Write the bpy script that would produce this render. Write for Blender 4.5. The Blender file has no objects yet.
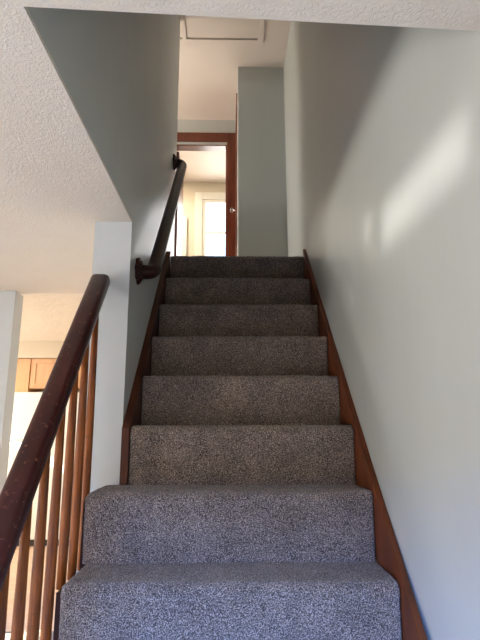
import bpy, bmesh, math, random
from mathutils import Vector, Matrix, noise
random.seed(7)
scene = bpy.context.scene
C = scene.collection

# ------------------------------------------------------------------ helpers
def link(name, me, mat, parent=None):
    o = bpy.data.objects.new(name, me)
    C.objects.link(o)
    if mat:
        for m in (mat if isinstance(mat, (list, tuple)) else [mat]):
            me.materials.append(m)
    if parent:
        o.parent = parent
        o.matrix_parent_inverse = Matrix.Translation(parent.location).inverted()
    return o

def obj(name, bm, mat, parent=None, smooth=False, bevel=0, seg=2):
    bmesh.ops.recalc_face_normals(bm, faces=bm.faces)
    me = bpy.data.meshes.new(name)
    bm.to_mesh(me); bm.free()
    if smooth:
        for p in me.polygons: p.use_smooth = True
    o = link(name, me, mat, parent)
    if bevel:
        b = o.modifiers.new('bevel', 'BEVEL'); b.width = bevel; b.segments = seg
        b.limit_method = 'ANGLE'; b.angle_limit = math.radians(40)
    return o

def box(bm, x0, x1, y0, y1, z0, z1):
    v = [bm.verts.new((x, y, z)) for x in (x0, x1) for y in (y0, y1) for z in (z0, z1)]
    for f in ((0,1,3,2),(4,6,7,5),(0,4,5,1),(2,3,7,6),(0,2,6,4),(1,5,7,3)):
        bm.faces.new([v[i] for i in f])
    return bm

def B(*a):
    bm = bmesh.new()
    for r in a: box(bm, *r)
    return bm

def prism_x(bm, pts, x0, x1):
    """pts (y,z) outline extruded along x"""
    a = [bm.verts.new((x0, p[0], p[1])) for p in pts]
    b = [bm.verts.new((x1, p[0], p[1])) for p in pts]
    bm.faces.new(a); bm.faces.new(b[::-1])
    n = len(pts)
    for i in range(n):
        bm.faces.new((a[i], b[i], b[(i+1) % n], a[(i+1) % n]))
    return bm

def sweep(bm, path, prof, side=Vector((1, 0, 0))):
    """closed profile (u,v) swept along a path; u along side, v along side x tangent"""
    rings = []
    n = len(path)
    prev = None
    for i, p in enumerate(path):
        t = (path[min(i+1, n-1)] - path[max(i-1, 0)]).normalized()
        if prev is None:
            u = (side - t*side.dot(t)).normalized()
        else:
            u = (prev - t*prev.dot(t)).normalized()
        prev = u
        v = u.cross(t).normalized()
        if v.z < 0 and i == 0: pass
        rings.append([bm.verts.new(p + u*a + v*b) for a, b in prof])
    m = len(prof)
    for r, s in zip(rings, rings[1:]):
        for k in range(m):
            bm.faces.new((r[k], r[(k+1) % m], s[(k+1) % m], s[k]))
    bm.faces.new(rings[0][::-1]); bm.faces.new(rings[-1])
    return bm

def circle(r, n=20):
    return [(r*math.cos(2*math.pi*i/n), r*math.sin(2*math.pi*i/n)) for i in range(n)]

def lathe(bm, base, axis, prof, n=28, lobes=0, lobe_amp=0):
    """prof list of (radius, height along axis)"""
    axis = axis.normalized()
    u = axis.orthogonal().normalized(); v = axis.cross(u)
    rings = []
    for r, h in prof:
        ring = []
        for k in range(n):
            a = 2*math.pi*k/n
            rr = r*(1 + lobe_amp*math.cos(lobes*a)) if lobes else r
            ring.append(bm.verts.new(base + axis*h + (u*math.cos(a) + v*math.sin(a))*rr))
        rings.append(ring)
    for r, s in zip(rings, rings[1:]):
        for k in range(n):
            bm.faces.new((r[k], r[(k+1) % n], s[(k+1) % n], s[k]))
    bm.faces.new(rings[0][::-1]); bm.faces.new(rings[-1])
    return bm

def thing(name, label, cat, loc=(0, 0, 0), group=None):
    o = bpy.data.objects.new(name, None)
    C.objects.link(o); o.location = loc; o.empty_display_size = .1
    o['label'] = label; o['category'] = cat
    if group: o['group'] = group
    return o

def struct(name, bm, mat, label=None, cat=None, **k):
    o = obj(name, bm, mat, **k)
    o['kind'] = 'structure'
    if label: o['label'] = label; o['category'] = cat
    return o

# ------------------------------------------------------------------ materials
def mat_new(name):
    m = bpy.data.materials.new(name); m.use_nodes = True
    nt = m.node_tree
    return m, nt, nt.nodes['Principled BSDF']

def nd(nt, t, **k):
    n = nt.nodes.new(t)
    for a, b in k.items(): setattr(n, a, b)
    return n

def coords(nt, scale):
    tc = nd(nt, 'ShaderNodeTexCoord'); mp = nd(nt, 'ShaderNodeMapping')
    mp.inputs['Scale'].default_value = scale
    nt.links.new(tc.outputs['Object'], mp.inputs['Vector'])
    return mp.outputs['Vector']

def noise_tex(nt, vec, scale, detail=4, rough=.55, dist=0):
    n = nd(nt, 'ShaderNodeTexNoise')
    n.inputs['Scale'].default_value = scale; n.inputs['Detail'].default_value = detail
    n.inputs['Roughness'].default_value = rough; n.inputs['Distortion'].default_value = dist
    nt.links.new(vec, n.inputs['Vector'])
    return n.outputs['Fac']

def ramp(nt, fac, stops):
    r = nd(nt, 'ShaderNodeValToRGB')
    e = r.color_ramp.elements
    while len(e) < len(stops): e.new(.5)
    for i, (p, c) in enumerate(stops):
        e[i].position = p; e[i].color = (*c, 1)
    nt.links.new(fac, r.inputs['Fac'])
    return r.outputs['Color']

def bump(nt, bs, fac, strength, dist):
    b = nd(nt, 'ShaderNodeBump')
    b.inputs['Strength'].default_value = strength; b.inputs['Distance'].default_value = dist
    nt.links.new(fac, b.inputs['Height'])
    nt.links.new(b.outputs['Normal'], bs.inputs['Normal'])

def paint(name, col, rough=.55, var=.03, bscale=60, bstr=.15, bdist=.002, stretch=(1, 1, 1), spec=.5):
    m, nt, bs = mat_new(name)
    v = coords(nt, stretch)
    f = noise_tex(nt, v, 2.2, 3)
    c = ramp(nt, f, [(.3, tuple(x*(1-var) for x in col)), (.7, tuple(min(1, x*(1+var)) for x in col))])
    nt.links.new(c, bs.inputs['Base Color'])
    bs.inputs['Roughness'].default_value = rough
    bs.inputs['Specular IOR Level'].default_value = spec
    bump(nt, bs, noise_tex(nt, v, bscale, 5), bstr, bdist)
    return m

def wood(name, dark, light, scale=(30, 30, 3), rough=.35, coat=.3, worn=None, spec=.5):
    m, nt, bs = mat_new(name)
    v = coords(nt, scale)
    f = noise_tex(nt, v, 1.0, 6, .6, .6)
    c = ramp(nt, f, [(.3, dark), (.68, light)])
    if worn:
        w = noise_tex(nt, coords(nt, (1, 1, 1)), 55, 6, .75)
        mk = ramp(nt, w, [(.59, (0, 0, 0)), (.66, (1, 1, 1))])
        mx = nd(nt, 'ShaderNodeMixRGB'); mx.inputs['Color2'].default_value = (*worn, 1)
        nt.links.new(mk, mx.inputs['Fac']); nt.links.new(c, mx.inputs['Color1'])
        c = mx.outputs['Color']
    nt.links.new(c, bs.inputs['Base Color'])
    bs.inputs['Roughness'].default_value = rough
    bs.inputs['Coat Weight'].default_value = coat
    bs.inputs['Coat Roughness'].default_value = .2
    bs.inputs['Specular IOR Level'].default_value = spec
    bump(nt, bs, f, .12, .001)
    return m

def plain(name, col, rough=.5, metal=0, **k):
    m, nt, bs = mat_new(name)
    v = coords(nt, (1, 1, 1))
    f = noise_tex(nt, v, 8, 3)
    c = ramp(nt, f, [(.3, tuple(x*.97 for x in col)), (.7, col)])
    nt.links.new(c, bs.inputs['Base Color'])
    bs.inputs['Roughness'].default_value = rough; bs.inputs['Metallic'].default_value = metal
    for a, b in k.items(): bs.inputs[a.replace('_', ' ')].default_value = b
    return m

def carpet_mat(name, dark, mid, light):
    m, nt, bs = mat_new(name)
    v = coords(nt, (1, 1, 1))
    f = noise_tex(nt, v, 290, 2, .7)
    g = noise_tex(nt, v, 9, 3, .6)
    mx = nd(nt, 'ShaderNodeMath', operation='MULTIPLY_ADD')
    mx.inputs[1].default_value = .12
    nt.links.new(g, mx.inputs[0])
    nt.links.new(f, mx.inputs[2])
    c = ramp(nt, mx.outputs[0], [(.42, dark), (.56, mid), (.70, light)])
    nt.links.new(c, bs.inputs['Base Color'])
    bs.inputs['Roughness'].default_value = .95
    bs.inputs['Specular IOR Level'].default_value = .1
    bs.inputs['Sheen Weight'].default_value = .25
    bs.inputs['Sheen Roughness'].default_value = .6
    bump(nt, bs, f, .9, .004)
    return m

GREY = (.485, .497, .468)
M_wall = paint('grey_wall_paint', GREY, .38, .03, 14, .25, .004, (1.3, 1.3, .35), .5)
M_wallsh = paint('grey_stair_wall_paint', GREY, .42, .03, 12, .45, .004, (1.6, 1.6, .4), .6)
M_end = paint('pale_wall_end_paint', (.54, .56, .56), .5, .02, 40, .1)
M_living = paint('living_wall_paint', (.45, .38, .30), .6, .02)
M_cream = paint('cream_wall_paint', (.66, .58, .46), .6, .02)
M_pinkceil = paint('upstairs_ceiling_paint', (.72, .63, .56), .6, .02, 50, .1)
M_trimw = plain('white_trim_paint', (.82, .78, .70), .4)
def ceiling_mat(name, col, sx=(1, 1, 1), sc=26, st=.5):
    m, nt, bs = mat_new(name)
    v = coords(nt, sx)
    f = noise_tex(nt, v, sc, 5, .6, 1.6)
    g = noise_tex(nt, v, 4, 2)
    c = ramp(nt, g, [(.3, tuple(x*.97 for x in col)), (.7, col)])
    nt.links.new(c, bs.inputs['Base Color'])
    bs.inputs['Roughness'].default_value = .8
    r = ramp(nt, f, [(.4, (0, 0, 0)), (.62, (1, 1, 1))])
    bump(nt, bs, r, st, .004)
    return m
M_ceil = ceiling_mat('textured_ceiling_plaster', (.70, .64, .56), (1, 1, 1), 60, .42)
M_kceil = ceiling_mat('swirled_kitchen_ceiling', (.82, .77, .67), (1, 3.2, 1), 9, 1.0)
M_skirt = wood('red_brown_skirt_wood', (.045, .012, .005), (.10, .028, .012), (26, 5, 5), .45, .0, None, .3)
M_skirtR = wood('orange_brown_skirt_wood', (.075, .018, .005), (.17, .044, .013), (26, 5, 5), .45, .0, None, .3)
M_mahog = wood('dark_mahogany_lacquer', (.010, .0015, .001), (.032, .005, .003), (16, 5, 5), .35, .0, None, .25)
M_rail = wood('worn_mahogany_rail', (.022, .003, .003), (.055, .008, .007), (20, 5, 5), .3, .0, (.20, .09, .06), .35)
M_bal = wood('honey_brown_baluster_wood', (.10, .022, .003), (.36, .10, .014), (60, 60, 4), .42, .0, (.12, .04, .012), .35)
M_case = wood('red_stained_door_trim', (.08, .014, .004), (.15, .033, .009), (20, 20, 3), .35, .3)
M_cab = wood('maple_cabinet_wood', (.62, .33, .15), (.72, .42, .21), (20, 20, 2), .4, .1)
M_white = plain('white_enamel', (.80, .79, .72), .35)
M_dark = plain('dark_gap_rubber', (.03, .03, .03), .6)
M_steel = plain('grey_metal', (.55, .55, .55), .3, 1)
M_floor = wood('pale_kitchen_floor', (.60, .40, .27), (.72, .52, .38), (3, 14, 3), .4, .1)
M_lfloor = carpet_mat('pale_living_carpet', (.13, .095, .06), (.20, .15, .10), (.28, .22, .15))
M_carpet = carpet_mat('grey_taupe_carpet', (.024, .017, .013), (.135, .100, .081), (.54, .42, .345))
M_glassk = plain('clear_glass', (.95, .95, .95), .05, 0, Transmission_Weight=.9, IOR=1.5)
M_brass = plain('aged_brass', (.6, .42, .18), .3, 1)

# ------------------------------------------------------------------ measures
RISE, RUN = .235721, .246956
ZC = 5*RISE            # tread level of step C (the one at eye height)
XL, XR = -.4975, .485  # faces of the stair walls
CE = 2.081             # living room ceiling
UF = ZC + 5*RISE       # upper floor
UC = 4.74              # upper ceiling
YH = -1.163            # front edge of the stair opening
def nose(k): return k*RUN, ZC + k*RISE

# ------------------------------------------------------------------ setting
struct('floor', B((-4.6, .60, -4.1, 1.25, -.1, 0)), M_lfloor)
struct('floor_kitchen', B((-4.6, -.6625, 1.25, 4.35, -.1, 0)), M_floor)
# ceiling with the stair opening cut out of it
FL, FR = (-.522, -1.188), (.60, -1.135)     # front corners of the stair opening, slightly out of square
bm = bmesh.new()
def slab(bm, pts, z0, z1):
    lo = [bm.verts.new((x, y, z0)) for x, y in pts]; hi = [bm.verts.new((x, y, z1)) for x, y in pts]
    bm.faces.new(lo); bm.faces.new(hi[::-1]); n = len(pts)
    for i in range(n): bm.faces.new((lo[i], hi[i], hi[(i+1) % n], lo[(i+1) % n]))
    return bm
slab(bm, [(-4.6, -4.1), (.60, -4.1), FR, FL, (XL, .02), (XL-.165, .0201), (XL-.165, 1.25), (-4.6, 1.25)], CE, CE+.012)
struct('ceiling', bm, M_ceil)
struct('ceiling_kitchen', B((-4.6, -.6625, 1.25, 4.35, 2.22, UF-.02)), M_kceil)
bm = bmesh.new()      # old plaster wall, it swings out a little towards the foot of the stairs
wp = [(XR, 4.95)] + [(XR+.05*(3*(i/14)**2-2*(i/14)**3), -.25-1.0*i/14) for i in range(15)] + [(XR+.05, -4.1), (XR+.16, -4.1), (XR+.16, 4.95)]
lo = [bm.verts.new((x, y, 0)) for x, y in wp]; hi = [bm.verts.new((x, y, UC)) for x, y in wp]
bm.faces.new(lo); bm.faces.new(hi[::-1])
nw = len(wp)
for i in range(nw): bm.faces.new((lo[i], hi[i], hi[(i+1) % nw], lo[(i+1) % nw]))
struct('wall_right', bm, M_wall)
# stair wall on the left: full height from its end at y=.02; above the ceiling it runs forward along the opening
bm = bmesh.new()
box(bm, XL-.165, XL, .0201, 1.76, 0, UC)
struct('wall_left', bm, [M_wallsh, M_end])
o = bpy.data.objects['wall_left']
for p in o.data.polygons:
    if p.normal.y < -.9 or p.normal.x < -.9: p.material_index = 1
struct('wall_left_upper', slab(bmesh.new(), [(XL-.165, .02), (XL, .02), (FL[0], FL[1]), (FL[0], -1.30), (XL-.165, -1.30)], CE+.0125, UC), M_wallsh)
struct('wall_opening_front', slab(bmesh.new(), [(FL[0], FL[1]), (XR+.045, -1.139), (XR+.045, -1.30), (FL[0], -1.30)], CE+.0125, UC), M_wall)
struct('ceiling_upper', B((-2.7, XR+.16, YH-.14, 4.95, UC, UC+.1)), M_pinkceil)
struct('floor_upper', B((-2.7, XL-.17, 1.25, 4.95, UF-.02, UF), (XL-.17, XR, 5*RUN+.27, 4.95, UF-.15, UF)), M_carpet)
# closet box wall facing the stairs
struct('wall_closet', B((.026, XR, 2.35, 2.45, UF, UC), (.026, .10, 2.45, 2.615, UF, UC), (.026, .10, 2.615, 3.25, 4.60, UC)), M_wall)
# door wall with its opening
DY = 3.258
struct('wall_door', B((-2.6, -.70, DY, DY+.11, UF, UC), (-.70, -.084, DY, DY+.11, 4.42, UC), (-.084, XR, DY, DY+.11, UF, UC)), M_wall)
# hall on the left, window at its end lets daylight on to the landing
struct('wall_hall_back', B((-2.6, XL-.165, 1.62, 1.75, UF, UC)), M_wall)
HW = (2.05, 3.05, 3.0, 4.35)
struct('wall_hall_left', B((-2.7, -2.6, 1.62, HW[0], UF, UC), (-2.7, -2.6, HW[1], 4.95, UF, UC), (-2.7, -2.6, HW[0], HW[1], UF, HW[2]), (-2.7, -2.6, HW[0], HW[1], HW[3], UC)), M_cream)
# far room
FY = 4.825
WX0, WX1, WZ0, WZ1 = -.44, .26, 3.20, 4.47
struct('wall_far', B((-2.6, WX0, FY, FY+.12, UF, UC), (WX1, XR, FY, FY+.12, UF, UC), (WX0, WX1, FY, FY+.12, UF, WZ0), (WX0, WX1, FY, FY+.12, WZ1, UC)), M_cream)
w = struct('window_1', B((WX0-.11, WX0, FY-.03, FY-.001, WZ0-.1, WZ1+.11), (WX1, WX1+.11, FY-.03, FY-.001, WZ0-.1, WZ1+.11), (WX0, WX1, FY-.03, FY-.001, WZ1, WZ1+.11), (WX0-.13, WX1+.13, FY-.07, FY-.001, WZ0-.12, WZ0-.08), (WX0, WX1, FY-.03, FY-.001, WZ0-.08, WZ0)), M_trimw, bevel=.004)
obj('sash_frame', B((WX0, WX0+.05, FY-.018, FY+.03, WZ0, WZ1), (WX1-.05, WX1, FY-.018, FY+.03, WZ0, WZ1), (WX0+.05, WX1-.05, FY-.018, FY+.03, WZ1-.05, WZ1), (WX0+.05, WX1-.05, FY-.018, FY+.03, WZ0, WZ0+.05), (WX0+.05, WX1-.05, FY-.018, FY+.03, 3.94, 3.975)), M_trimw, w, bevel=.003)
def thin_glass():
    m, nt, bs = mat_new('window_glass')
    tr = nd(nt, 'ShaderNodeBsdfTransparent'); gl = nd(nt, 'ShaderNodeBsdfGlossy'); mx = nd(nt, 'ShaderNodeMixShader')
    gl.inputs['Roughness'].default_value = .02; mx.inputs[0].default_value = .06
    nt.links.new(tr.outputs[0], mx.inputs[1]); nt.links.new(gl.outputs[0], mx.inputs[2])
    nt.links.new(mx.outputs[0], nt.nodes['Material Output'].inputs[0])
    return m
M_pane = thin_glass()
obj('window_pane', B((WX0+.05, WX1-.05, FY+.004, FY+.010, WZ0+.05, WZ1-.05)), M_pane, w)
struct('trim_1', B((-1.3, -.66, FY-.03, FY-.001, UF, 4.20)), M_trimw, bevel=.004)   # closet casing in the far room
struct('baseboard_far', B((-.66, WX0-.11, FY-.02, FY-.001, UF, UF+.12)), M_trimw)

# upstairs door frame
d = struct('door_1', B((-.80, -.70, DY-.02, DY-.001, UF, 4.565)), M_case, bevel=.004)
obj('casing', B((-.084, .0255, DY-.02, DY-.001, UF, 4.565)), M_case, d, bevel=.004)
obj('casing', B((-.70, -.084, DY-.02, DY-.001, 4.45, 4.565)), M_case, d, bevel=.004)
obj('jamb', B((-.098, -.0845, DY-.001, DY+.115, UF, 4.42), (-.699, -.685, DY-.001, DY+.115, UF, 4.42), (-.685, -.098, DY-.001, DY+.115, 4.405, 4.419)), M_case, d)
d3 = struct('door_3', B((-.683, -.648, DY+.12, 4.02, UF+.01, 4.395)), M_case, bevel=.003)
# closet door in the side wall of the box, seen edge-on
d2 = struct('door_2', B((.012, .0255, 2.615, 2.70, UF, 4.636), (.012, .0255, 2.70, 3.18, 4.55, 4.636), (.012, .0255, 3.18, DY-.022, UF, 4.636)), M_case, bevel=.003)
obj('door_leaf', B((.03, .065, 2.70, 3.18, UF+.01, 4.55)), M_case, d2)
bm = lathe(bmesh.new(), Vector((.030, 3.10, 3.535)), Vector((-1, 0, 0)), [(.026, 0), (.026, .006), (.009, .012), (.009, .035), (.018, .042), (.028, .055), (.026, .070), (.012, .078)])
kb = obj('door_knob', bm, M_glassk, d2, smooth=True)
kb['label'] = 'clear glass knob'

# attic hatch in the upstairs ceiling
hx0, hx1, hy0, hy1 = -.53, .255, 1.05, 2.02
hz = UC
h = thing('attic_hatch', 'beige attic hatch panel with wide flat trim set in upstairs ceiling above stairs', 'hatch', ((hx0+hx1)/2, (hy0+hy1)/2, hz-.02))
tw = .052
obj('trim_frame', B((hx1-tw, hx1, hy0, hy1, hz-.018, hz-.0005), (hx0, hx1-tw, hy1-tw, hy1, hz-.018, hz-.0005), (hx0, hx1-tw, hy0, hy0+tw, hz-.018, hz-.0005), (XL+.002, XL+.04, hy0+tw, hy1-tw, hz-.018, hz-.0005)), M_pinkceil, h, bevel=.003)
obj('hatch_panel', B((XL+.05, hx1-tw-.004, hy0+tw+.006, hy1-tw-.012, hz-.008, hz-.0005)), M_pinkceil, h)

# kitchen opening wall
struct('wall_front_left', B((-4.6, -1.484, 1.195, 1.33, 0, CE)), M_end)
struct('wall_header_kitchen', B((-4.6, -.6625, 1.2505, 1.27, CE, 2.22)), M_kceil)
struct('wall_kitchen_back', B((-4.6, -.6625, 4.25, 4.35, 0, 2.22)), M_cream)
struct('trim_2', B((-3.6, -.665, 3.90, 4.25, 2.02, 2.22)), M_cream)     # soffit over the cabinets
struct('wall_kitchen_right', B((-.6625, -.56, 1.765, 4.35, 0, 2.22)), M_cream)
# living room outer walls; the left one has a broad window
LW = (-3.7, -1.75, .45, 1.72)
BW = (-2.1, -.25, .25, 1.58)
struct('wall_back', B((-4.6, BW[0], -4.1, -4.0, 0, CE), (BW[1], XR+.05, -4.1, -4.0, 0, CE), (BW[0], BW[1], -4.1, -4.0, 0, BW[2]), (BW[0], BW[1], -4.1, -4.0, BW[3], CE)), M_living)
struct('window_3', B((BW[0], BW[0]+.05, -4.07, -4.03, BW[2], BW[3]), (BW[1]-.05, BW[1], -4.07, -4.03, BW[2], BW[3]), (BW[0]+.05, BW[1]-.05, -4.07, -4.03, BW[2], BW[2]+.05), (BW[0]+.05, BW[1]-.05, -4.07, -4.03, BW[3]-.05, BW[3])), M_trimw)
SW = (-.28, .95, .5, 1.72)
LX = -4.5
PATCH_SLOT = (-1.50, -.90, 1.38, 1.54)  # added slot in the unseen wall, sized to throw the bright wall patch
struct('wall_living_left', B((LX-.1, LX, -4.0, LW[0], 0, CE), (LX-.1, LX, LW[1], PATCH_SLOT[0], 0, CE), (LX-.1, LX, PATCH_SLOT[1], -.80, 0, CE), (LX-.1, LX, -.68, -.50, 0, CE), (LX-.1, LX, -.42, SW[0], 0, CE), (LX-.1, LX, -.80, -.68, 0, 1.50), (LX-.1, LX, -.80, -.68, 1.56, CE), (LX-.1, LX, -.50, -.42, 0, 1.31), (LX-.1, LX, -.50, -.42, 1.41, CE), (LX-.1, LX, PATCH_SLOT[0], PATCH_SLOT[1], 0, PATCH_SLOT[2]), (LX-.1, LX, PATCH_SLOT[0], PATCH_SLOT[1], PATCH_SLOT[3], CE), (LX-.1, LX, SW[0], SW[1], 0, SW[2]), (LX-.1, LX, SW[0], SW[1], SW[3], CE), (LX-.1, LX, SW[1], 4.25, 0, CE), (LX-.1, LX, LW[0], LW[1], 0, LW[2]), (LX-.1, LX, LW[0], LW[1], LW[3], CE)), M_living)  # two smaller openings are added to throw light spots on the right wall
w2 = struct('window_2', B((LX-.06, LX-.02, LW[0], LW[0]+.05, LW[2], LW[3]), (LX-.06, LX-.02, LW[1]-.05, LW[1], LW[2], LW[3]), (LX-.06, LX-.02, LW[0], LW[1], LW[2], LW[2]+.05), (LX-.06, LX-.02, LW[0], LW[1], LW[3]-.05, LW[3]), (LX-.06, LX-.02, -2.75, -2.70, LW[2], LW[3])), M_trimw)

# ------------------------------------------------------------------ staircase
stairs = thing('staircase', 'straight flight of grey carpeted stairs climbing between two grey walls', 'stairs', (0, -1.0, 0))
def step_mesh(k, xa, xb, round_l, round_r):
    y0, z0 = nose(k)
    r, lip = .031, .006
    yb = y0 + RUN + lip + .004      # back of tread
    zt = z0 - .0
    prof = []                       # (y, z, ny, nz)
    def line(p, q, n, s=.0045):
        L = math.dist(p, q); c = max(1, round(L/s))
        for i in range(c): prof.append((p[0]+(q[0]-p[0])*i/c, p[1]+(q[1]-p[1])*i/c, *n))
    line((yb, zt), (y0+r, zt), (0, 1))
    for i in range(16):             # rounded nosing
        a = math.radians(90 + i*7.0)
        prof.append((y0+r + r*math.cos(a), zt-r + r*math.sin(a), math.cos(a), math.sin(a)))
    yr = y0 + lip
    line((yr-.002, zt-1.5*r), (yr, zt-2*r-.02), (-1, 0))
    line((yr, zt-2*r-.02), (yr+.006, zt-RISE-.004), (-1, 0))
    prof.append((yr+.006, zt-RISE-.004, -1, 0))
    # columns
    R = .022
    nx = round((xb-xa)/.0045)
    cols = [(xa+(xb-xa)*i/nx) for i in range(nx+1)]
    verts, faces = [], []
    rnd = random.Random(k+50)
    m = len(prof)
    for ci, x in enumerate(cols):
        ins = 0
        for d, on in ((x-xa, round_l), (xb-x, round_r)):
            rr = on
            if d < rr: ins = rr - math.sqrt(max(0, rr*rr-(rr-d)**2))
        for (y, z, ny, nz) in prof:
            j = rnd.gauss(0, .0011) + .003*noise.noise(Vector((x*7, y*9, z*9))) + .0022*noise.noise(Vector((x*45, y*45, z*45)))
            j -= ins
            verts.append((x + rnd.gauss(0, .0006), y+ny*j, z+nz*j))
    for c in range(len(cols)-1):
        for i in range(m-1):
            a = c*m+i
            faces.append((a, a+1, a+m+1, a+m))
    # end caps close the tread body
    for c, flip in ((0, 1), (len(cols)-1, 0)):
        ids = [c*m+i for i in range(m)]
        verts.append((cols[c], yb, zt-RISE-.004)); ids.append(len(verts)-1)
        faces.append(tuple(ids[::-1] if flip else ids))
    me = bpy.data.meshes.new('carpeted_step')
    me.from_pydata(verts, [], faces); me.update()
    for p in me.polygons: p.use_smooth = True
    return me
for k in range(5, -5, -1):
    open_ = k < 0
    xa = (-.574 if k == -1 else -.563) if open_ else -.462
    link('carpeted_step', step_mesh(k, xa, .4615, (.034 if k == -1 else .026) if open_ else .006, .010 if open_ else .006), M_carpet, stairs)
# skirt boards
def skirt(bm, x0, x1, ya, yb, up=.022, down=.30):
    f = lambda y: ZC + RISE/RUN*y
    prism_x(bm, [(ya, max(0.001, f(ya)-down)), (yb, f(yb)-down), (yb, f(yb)+up), (ya, f(ya)+up)], x0, x1)
    return bm
bm = bmesh.new()
f = lambda y: ZC + RISE/RUN*y
prism_x(bm, [(-1.25, .001), (-1.0, .001), (1.285, f(1.0)-.05), (1.285, f(1.285)+.018), (-1.25, f(-1.25)+.022)], .4625, XR-.0005)
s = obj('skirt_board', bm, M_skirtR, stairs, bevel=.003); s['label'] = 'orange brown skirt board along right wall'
bm = bmesh.new()
prism_x(bm, [(.0, .945), (.0, f(0)-.01), (1.26, f(1.26)+.01), (1.26, f(1.0)-.05), (.4, .90)], XL+.0005, -.4645)
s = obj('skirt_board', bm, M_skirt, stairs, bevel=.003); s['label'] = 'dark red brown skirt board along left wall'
# outer cut string and the panel under it
pts = [(.018, .001)]
pts += [(.018, nose(-1)[1]-.03)]
for k in (-1, -2, -3, -4):
    y, z = nose(k)
    pts += [(y+.03, z-.03), (y+.03, z-RISE-.03 if k > -4 else .001)]
bm = prism_x(bmesh.new(), pts, -.578, -.5445)
obj('outer_string', bm, M_skirt, stairs)

# ------------------------------------------------------------------ banister on the open side
ban = thing('banister', 'sloping banister with thick dark red handrail and honey brown balusters left of the stairs', 'banister', (-.61, -1.2, 0))
SL = 1.12
zr = lambda y: 1.822 + SL*y       # centre line of the handrail
XB = -.612
prof = []
for a in range(0, 360, 12):
    t = math.radians(a); c, s_ = math.cos(t), math.sin(t)
    e = .62
    prof.append((.040*math.copysign(abs(c)**e, c), .030*math.copysign(abs(s_)**e, s_)))
path = [Vector((XB, y, zr(y))) for y in (-1.32, -1.0, -.6, -.2, -.02)]
bm = sweep(bmesh.new(), path, prof)
# rounded top end
o = obj('handrail', bm, M_rail, ban, smooth=True, bevel=.010, seg=3)
o['label'] = 'thick dark mahogany handrail with scuffs'
bm = bmesh.new()
pf = [(-.019, -.008), (.019, -.008), (.019, .008), (-.019, .008)]
dz = .040
path = [Vector((XB+.006, y, zr(y)-.048)) for y in (-1.3, -.02)]
obj('rail_fillet', sweep(bm, path, pf), M_mahog, ban)
def baluster(i):
    y = -.125 - .1165*i
    top = zr(y) - .048
    zb = (.66, .66, .66, .43, .43, .20, .20, .02, .02, .02)[i]
    x = -.5965
    H = top - zb
    prof = [(.0150, 0), (.0155, .10), (.0165, .28*H), (.0160, .5*H), (.0135, .8*H), (.0115, H)]
    bm = lathe(bmesh.new(), Vector((x, y, zb)), Vector((0, 0, 1)), prof, 16)
    o = obj('baluster', bm, M_bal, ban, smooth=True)
for i in range(10): baluster(i)
bm = B((-.655, -.565, -1.40, -1.31, 0, .62))
lathe(bm, Vector((-.61, -1.355, .62)), Vector((0, 0, 1)), [(.045, 0), (.03, .03), (.04, .08), (.03, .16), (.045, .2), (.045, .26), (.02, .28), (.035, .30), (.03, .33), (.01, .345)], 20)
obj('newel_post', bm, M_mahog, ban, bevel=.004)

# ------------------------------------------------------------------ wall handrail
hr = thing('wall_handrail', 'dark mahogany round handrail fixed to the left stair wall by scalloped end rosettes', 'handrail', (XL, .191, 1.905))
xr = -.428
def arc_path(pts, rad, n=8):
    """polyline with rounded corners"""
    out = [pts[0]]
    for a, b, c in zip(pts, pts[1:], pts[2:]):
        u = (a-b).normalized(); v = (c-b).normalized()
        p, q = b+u*rad, b+v*rad
        for i in range(n+1):
            t = i/n
            out.append(p*(1-t)**2 + b*2*t*(1-t) + q*t*t)
    out.append(pts[-1]); return out
pts = [Vector((XL+.012, .20, 1.905)), Vector((xr, .235, 1.905)), Vector((xr, 1.60, 3.247)), Vector((XL+.012, 1.545, 3.232))]
path = arc_path(pts, .055)
bm = sweep(bmesh.new(), path, circle(.0345, 20), Vector((0, 0, 1)))
obj('rail', bm, M_mahog, hr, smooth=True)
for p in (Vector((XL+.0005, .195, 1.905)), Vector((XL+.0005, 1.548, 3.232))):
    bm = lathe(bmesh.new(), p, Vector((1, 0, 0)), [(.060, 0), (.063, .006), (.060, .013), (.049, .017), (.046, .023), (.036, .027)], 64, 8, .09)
    obj('rosette', bm, M_mahog, hr, smooth=True)

# ------------------------------------------------------------------ kitchen things
fr = thing('refrigerator', 'white refrigerator with freezer on top seen past the balusters under a maple cabinet', 'refrigerator', (-2.03, 3.9, 0))
fx0, fx1, fy = -2.412, -1.66, 3.6
obj('body', B((fx0+.005, fx1-.005, fy+.07, 4.24, .03, 1.597)), M_white, fr, bevel=.01)
for z0, z1, nm in ((1.078, 1.597, 'freezer_door'), (.075, 1.066, 'fridge_door')):
    dd = obj(nm, B((fx0, fx1, fy, fy+.062, z0, z1)), M_white, fr, bevel=.012)
    zz = z0+.012 if nm == 'freezer_door' else z1-.03
    bm = B((fx0+.03, fx0+.16, fy-.03, fy-.015, zz, zz+.014), (fx0+.03, fx0+.05, fy-.015, fy-.001, zz, zz+.014), (fx0+.14, fx0+.16, fy-.015, fy-.001, zz, zz+.014))
    obj('handle', bm, M_steel, dd, bevel=.004)
obj('door_gasket', B((fx0+.01, fx1-.01, fy+.01, fy+.069, 1.0662, 1.0778)), M_white, fr)
obj('toe_grille', B((fx0+.01, fx1-.01, fy+.03, fy+.069, .01, .072)), M_dark, fr)

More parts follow.
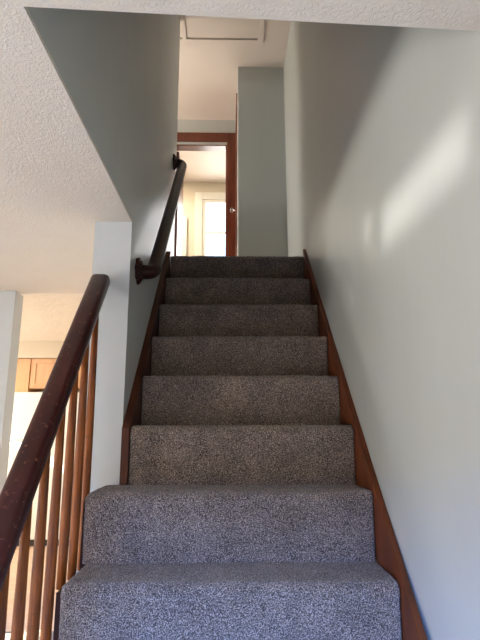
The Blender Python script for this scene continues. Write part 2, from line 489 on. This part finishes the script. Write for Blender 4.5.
def cabinet(name, label, x0, x1, y0, y1, z0, z1, doors, drawer=None):
    t = thing(name, label, 'cabinet', ((x0+x1)/2, (y0+y1)/2, z0))
    obj('carcass', B((x0, x1, y0+.02, y1, z0, z1)), M_cab, t)
    n = doors; wd = (x1-x0)/n
    for i in range(n):
        a, b = x0+wd*i+.006, x0+wd*(i+1)-.006
        zt = z1-.006 if not drawer else z1-drawer
        st = .055
        bm = B((a, a+st, y0, y0+.019, z0+.006, zt), (b-st, b, y0, y0+.019, z0+.006, zt), (a+st, b-st, y0, y0+.019, zt-st, zt), (a+st, b-st, y0, y0+.019, z0+.006, z0+.006+st), (a+st, b-st, y0+.010, y0+.018, z0+.006+st, zt-st))
        obj('door', bm, M_cab, t, bevel=.002)
        if drawer:
            obj('drawer', B((a, b, y0, y0+.019, zt+.008, z1-.006)), M_cab, t, bevel=.003)
    return t
cabinet('wall_cabinet', 'maple wall cabinet with two doors right above the refrigerator', -2.385, -1.62, 3.95, 4.24, 1.665, 2.019, 2)
cabinet('wall_cabinet', 'tall maple wall cabinet left of the refrigerator beneath cream soffit', -2.93, -2.388, 3.95, 4.24, 1.34, 2.019, 1)
cabinet('base_cabinet', 'maple base cabinet with drawer beside the refrigerator behind the wall edge', -3.2, -2.425, 3.62, 4.24, 0, .86, 2, .17)
wt = obj('worktop', B((-3.2, -2.42, 3.60, 4.245, .861, .90)), M_white, bevel=.006)
wt['label'] = 'narrow white worktop on the base cabinet left of the refrigerator'; wt['category'] = 'worktop'

# ------------------------------------------------------------------ lights
def area(name, loc, target, sx, sy, power, col, spread=180):
    l = bpy.data.lights.new(name, 'AREA'); l.shape = 'RECTANGLE'; l.size = sx; l.size_y = sy
    l.energy = power; l.color = col; l.spread = math.radians(spread)
    o = bpy.data.objects.new(name, l); C.objects.link(o)
    o.location = loc
    o.rotation_euler = (Vector(target)-Vector(loc)).to_track_quat('-Z', 'Y').to_euler()
    return o
cy_ = (LW[0]+LW[1])/2
area('sky_through_window', (LX-1.6, cy_, 2.6), (LX, cy_, 1.1), 2.6, 1.6, 680, (.55, .77, 1.0))
area('sky_through_back_window', ((BW[0]+BW[1])/2, -6.4, 2.5), ((BW[0]+BW[1])/2, -4, 1.2), 2.6, 1.4, 2900, (.15, .36, 1.0))
area('ground_through_window', (LX-1.3, cy_, .1), (LX, cy_, 1.1), 2.6, 1.6, 600, (1, .97, .90))
area('hall_window_daylight', (-2.8, 2.55, 3.68), (0, 2.55, 3.68), 1.0, 1.3, 32, (1, .93, .84))
area('far_window_daylight', ((WX0+WX1)/2, FY+.25, 3.85), ((WX0+WX1)/2, 0, 3.85), .7, 1.25, 30, (1, .96, .90))
area('far_room_warm_fill', (-1.3, 4.1, 4.70), (-1.3, 4.1, 0), .4, .4, 34, (1, .86, .66))  # unseen warm fill added to brighten the far room
area('hall_warm_fill', (-1.7, 2.5, 4.70), (-1.7, 2.5, 0),   .3, .3, 5, (1, .82, .62))  # unseen warm light added under the hall ceiling
area('kitchen_ceiling_lamp', (-2.9, 2.3, 2.18), (-2.9, 2.3, 0), .5, .5, 20, (1, .92, .82))
area('kitchen_side_fill', (-4.4, 2.6, 1.0), (-1, 2.8, 1.5), .9, .9, 45, (1, .93, .84))  # added fill light in front of a solid wall, no window there

# soft weak second sun, added for reflected glare, aimed up through the added wall slots
gl = bpy.data.lights.new('patch_sun', 'SUN'); gl.energy = 1.5; gl.angle = math.radians(1.3); gl.color = (1, .98, .94)
go = bpy.data.objects.new('patch_sun', gl); C.objects.link(go)
go.rotation_euler = Vector((4.985, .45, .40)).to_track_quat('-Z', 'Y').to_euler()
sn = bpy.data.lights.new('sun', 'SUN'); sn.energy = 34; sn.angle = math.radians(.6); sn.color = (1, .90, .74)
so = bpy.data.objects.new('sun', sn); C.objects.link(so)
so.rotation_euler = Vector((.86, .20, -.43)).to_track_quat('-Z', 'Y').to_euler()
wd = bpy.data.worlds.new('sky'); scene.world = wd; wd.use_nodes = True
bg = wd.node_tree.nodes['Background']
wn = wd.node_tree
tc = wn.nodes.new('ShaderNodeTexCoord'); sp = wn.nodes.new('ShaderNodeSeparateXYZ'); rp = wn.nodes.new('ShaderNodeValToRGB')
wn.links.new(tc.outputs['Generated'], sp.inputs[0]); wn.links.new(sp.outputs['Z'], rp.inputs['Fac'])
rp.color_ramp.elements[0].position = .0; rp.color_ramp.elements[0].color = (.16, .15, .13, 1)
rp.color_ramp.elements[1].position = .03; rp.color_ramp.elements[1].color = (.80, .90, 1.0, 1)
e = rp.color_ramp.elements.new(.6); e.color = (.45, .68, 1.0, 1)
wn.links.new(rp.outputs['Color'], bg.inputs['Color']); bg.inputs['Strength'].default_value = 2.4

# ------------------------------------------------------------------ camera
cam = bpy.data.cameras.new('camera'); co = bpy.data.objects.new('camera', cam); C.objects.link(co)
cam.sensor_fit = 'VERTICAL'; cam.sensor_height = 24; cam.lens = 518.28/640*24; cam.clip_start = .02
pi_, ya, ro = .2161, .0229, .0014
def basis(a, b, c):
    cr, sr = math.cos(ro), math.sin(ro)
    a, b = cr*a + sr*b, -sr*a + cr*b
    cp, sp = math.cos(pi_), math.sin(pi_)
    Y, Z = cp*c - sp*b, sp*c + cp*b
    cy, sy = math.cos(ya), math.sin(ya)
    return Vector((cy*a + sy*Y, -sy*a + cy*Y, Z))
ex, ey, ez = basis(1, 0, 0), basis(0, 1, 0), -basis(0, 0, 1)
co.matrix_world = Matrix(((ex.x, ey.x, ez.x, -.06099), (ex.y, ey.y, ez.y, -2.182051), (ex.z, ey.z, ez.z, 1.145649), (0, 0, 0, 1)))
scene.camera = co
vs = scene.view_settings
vs.view_transform = 'Standard'; vs.look = 'None'; vs.gamma = 1; vs.use_curve_mapping = False; vs.exposure = 0.6
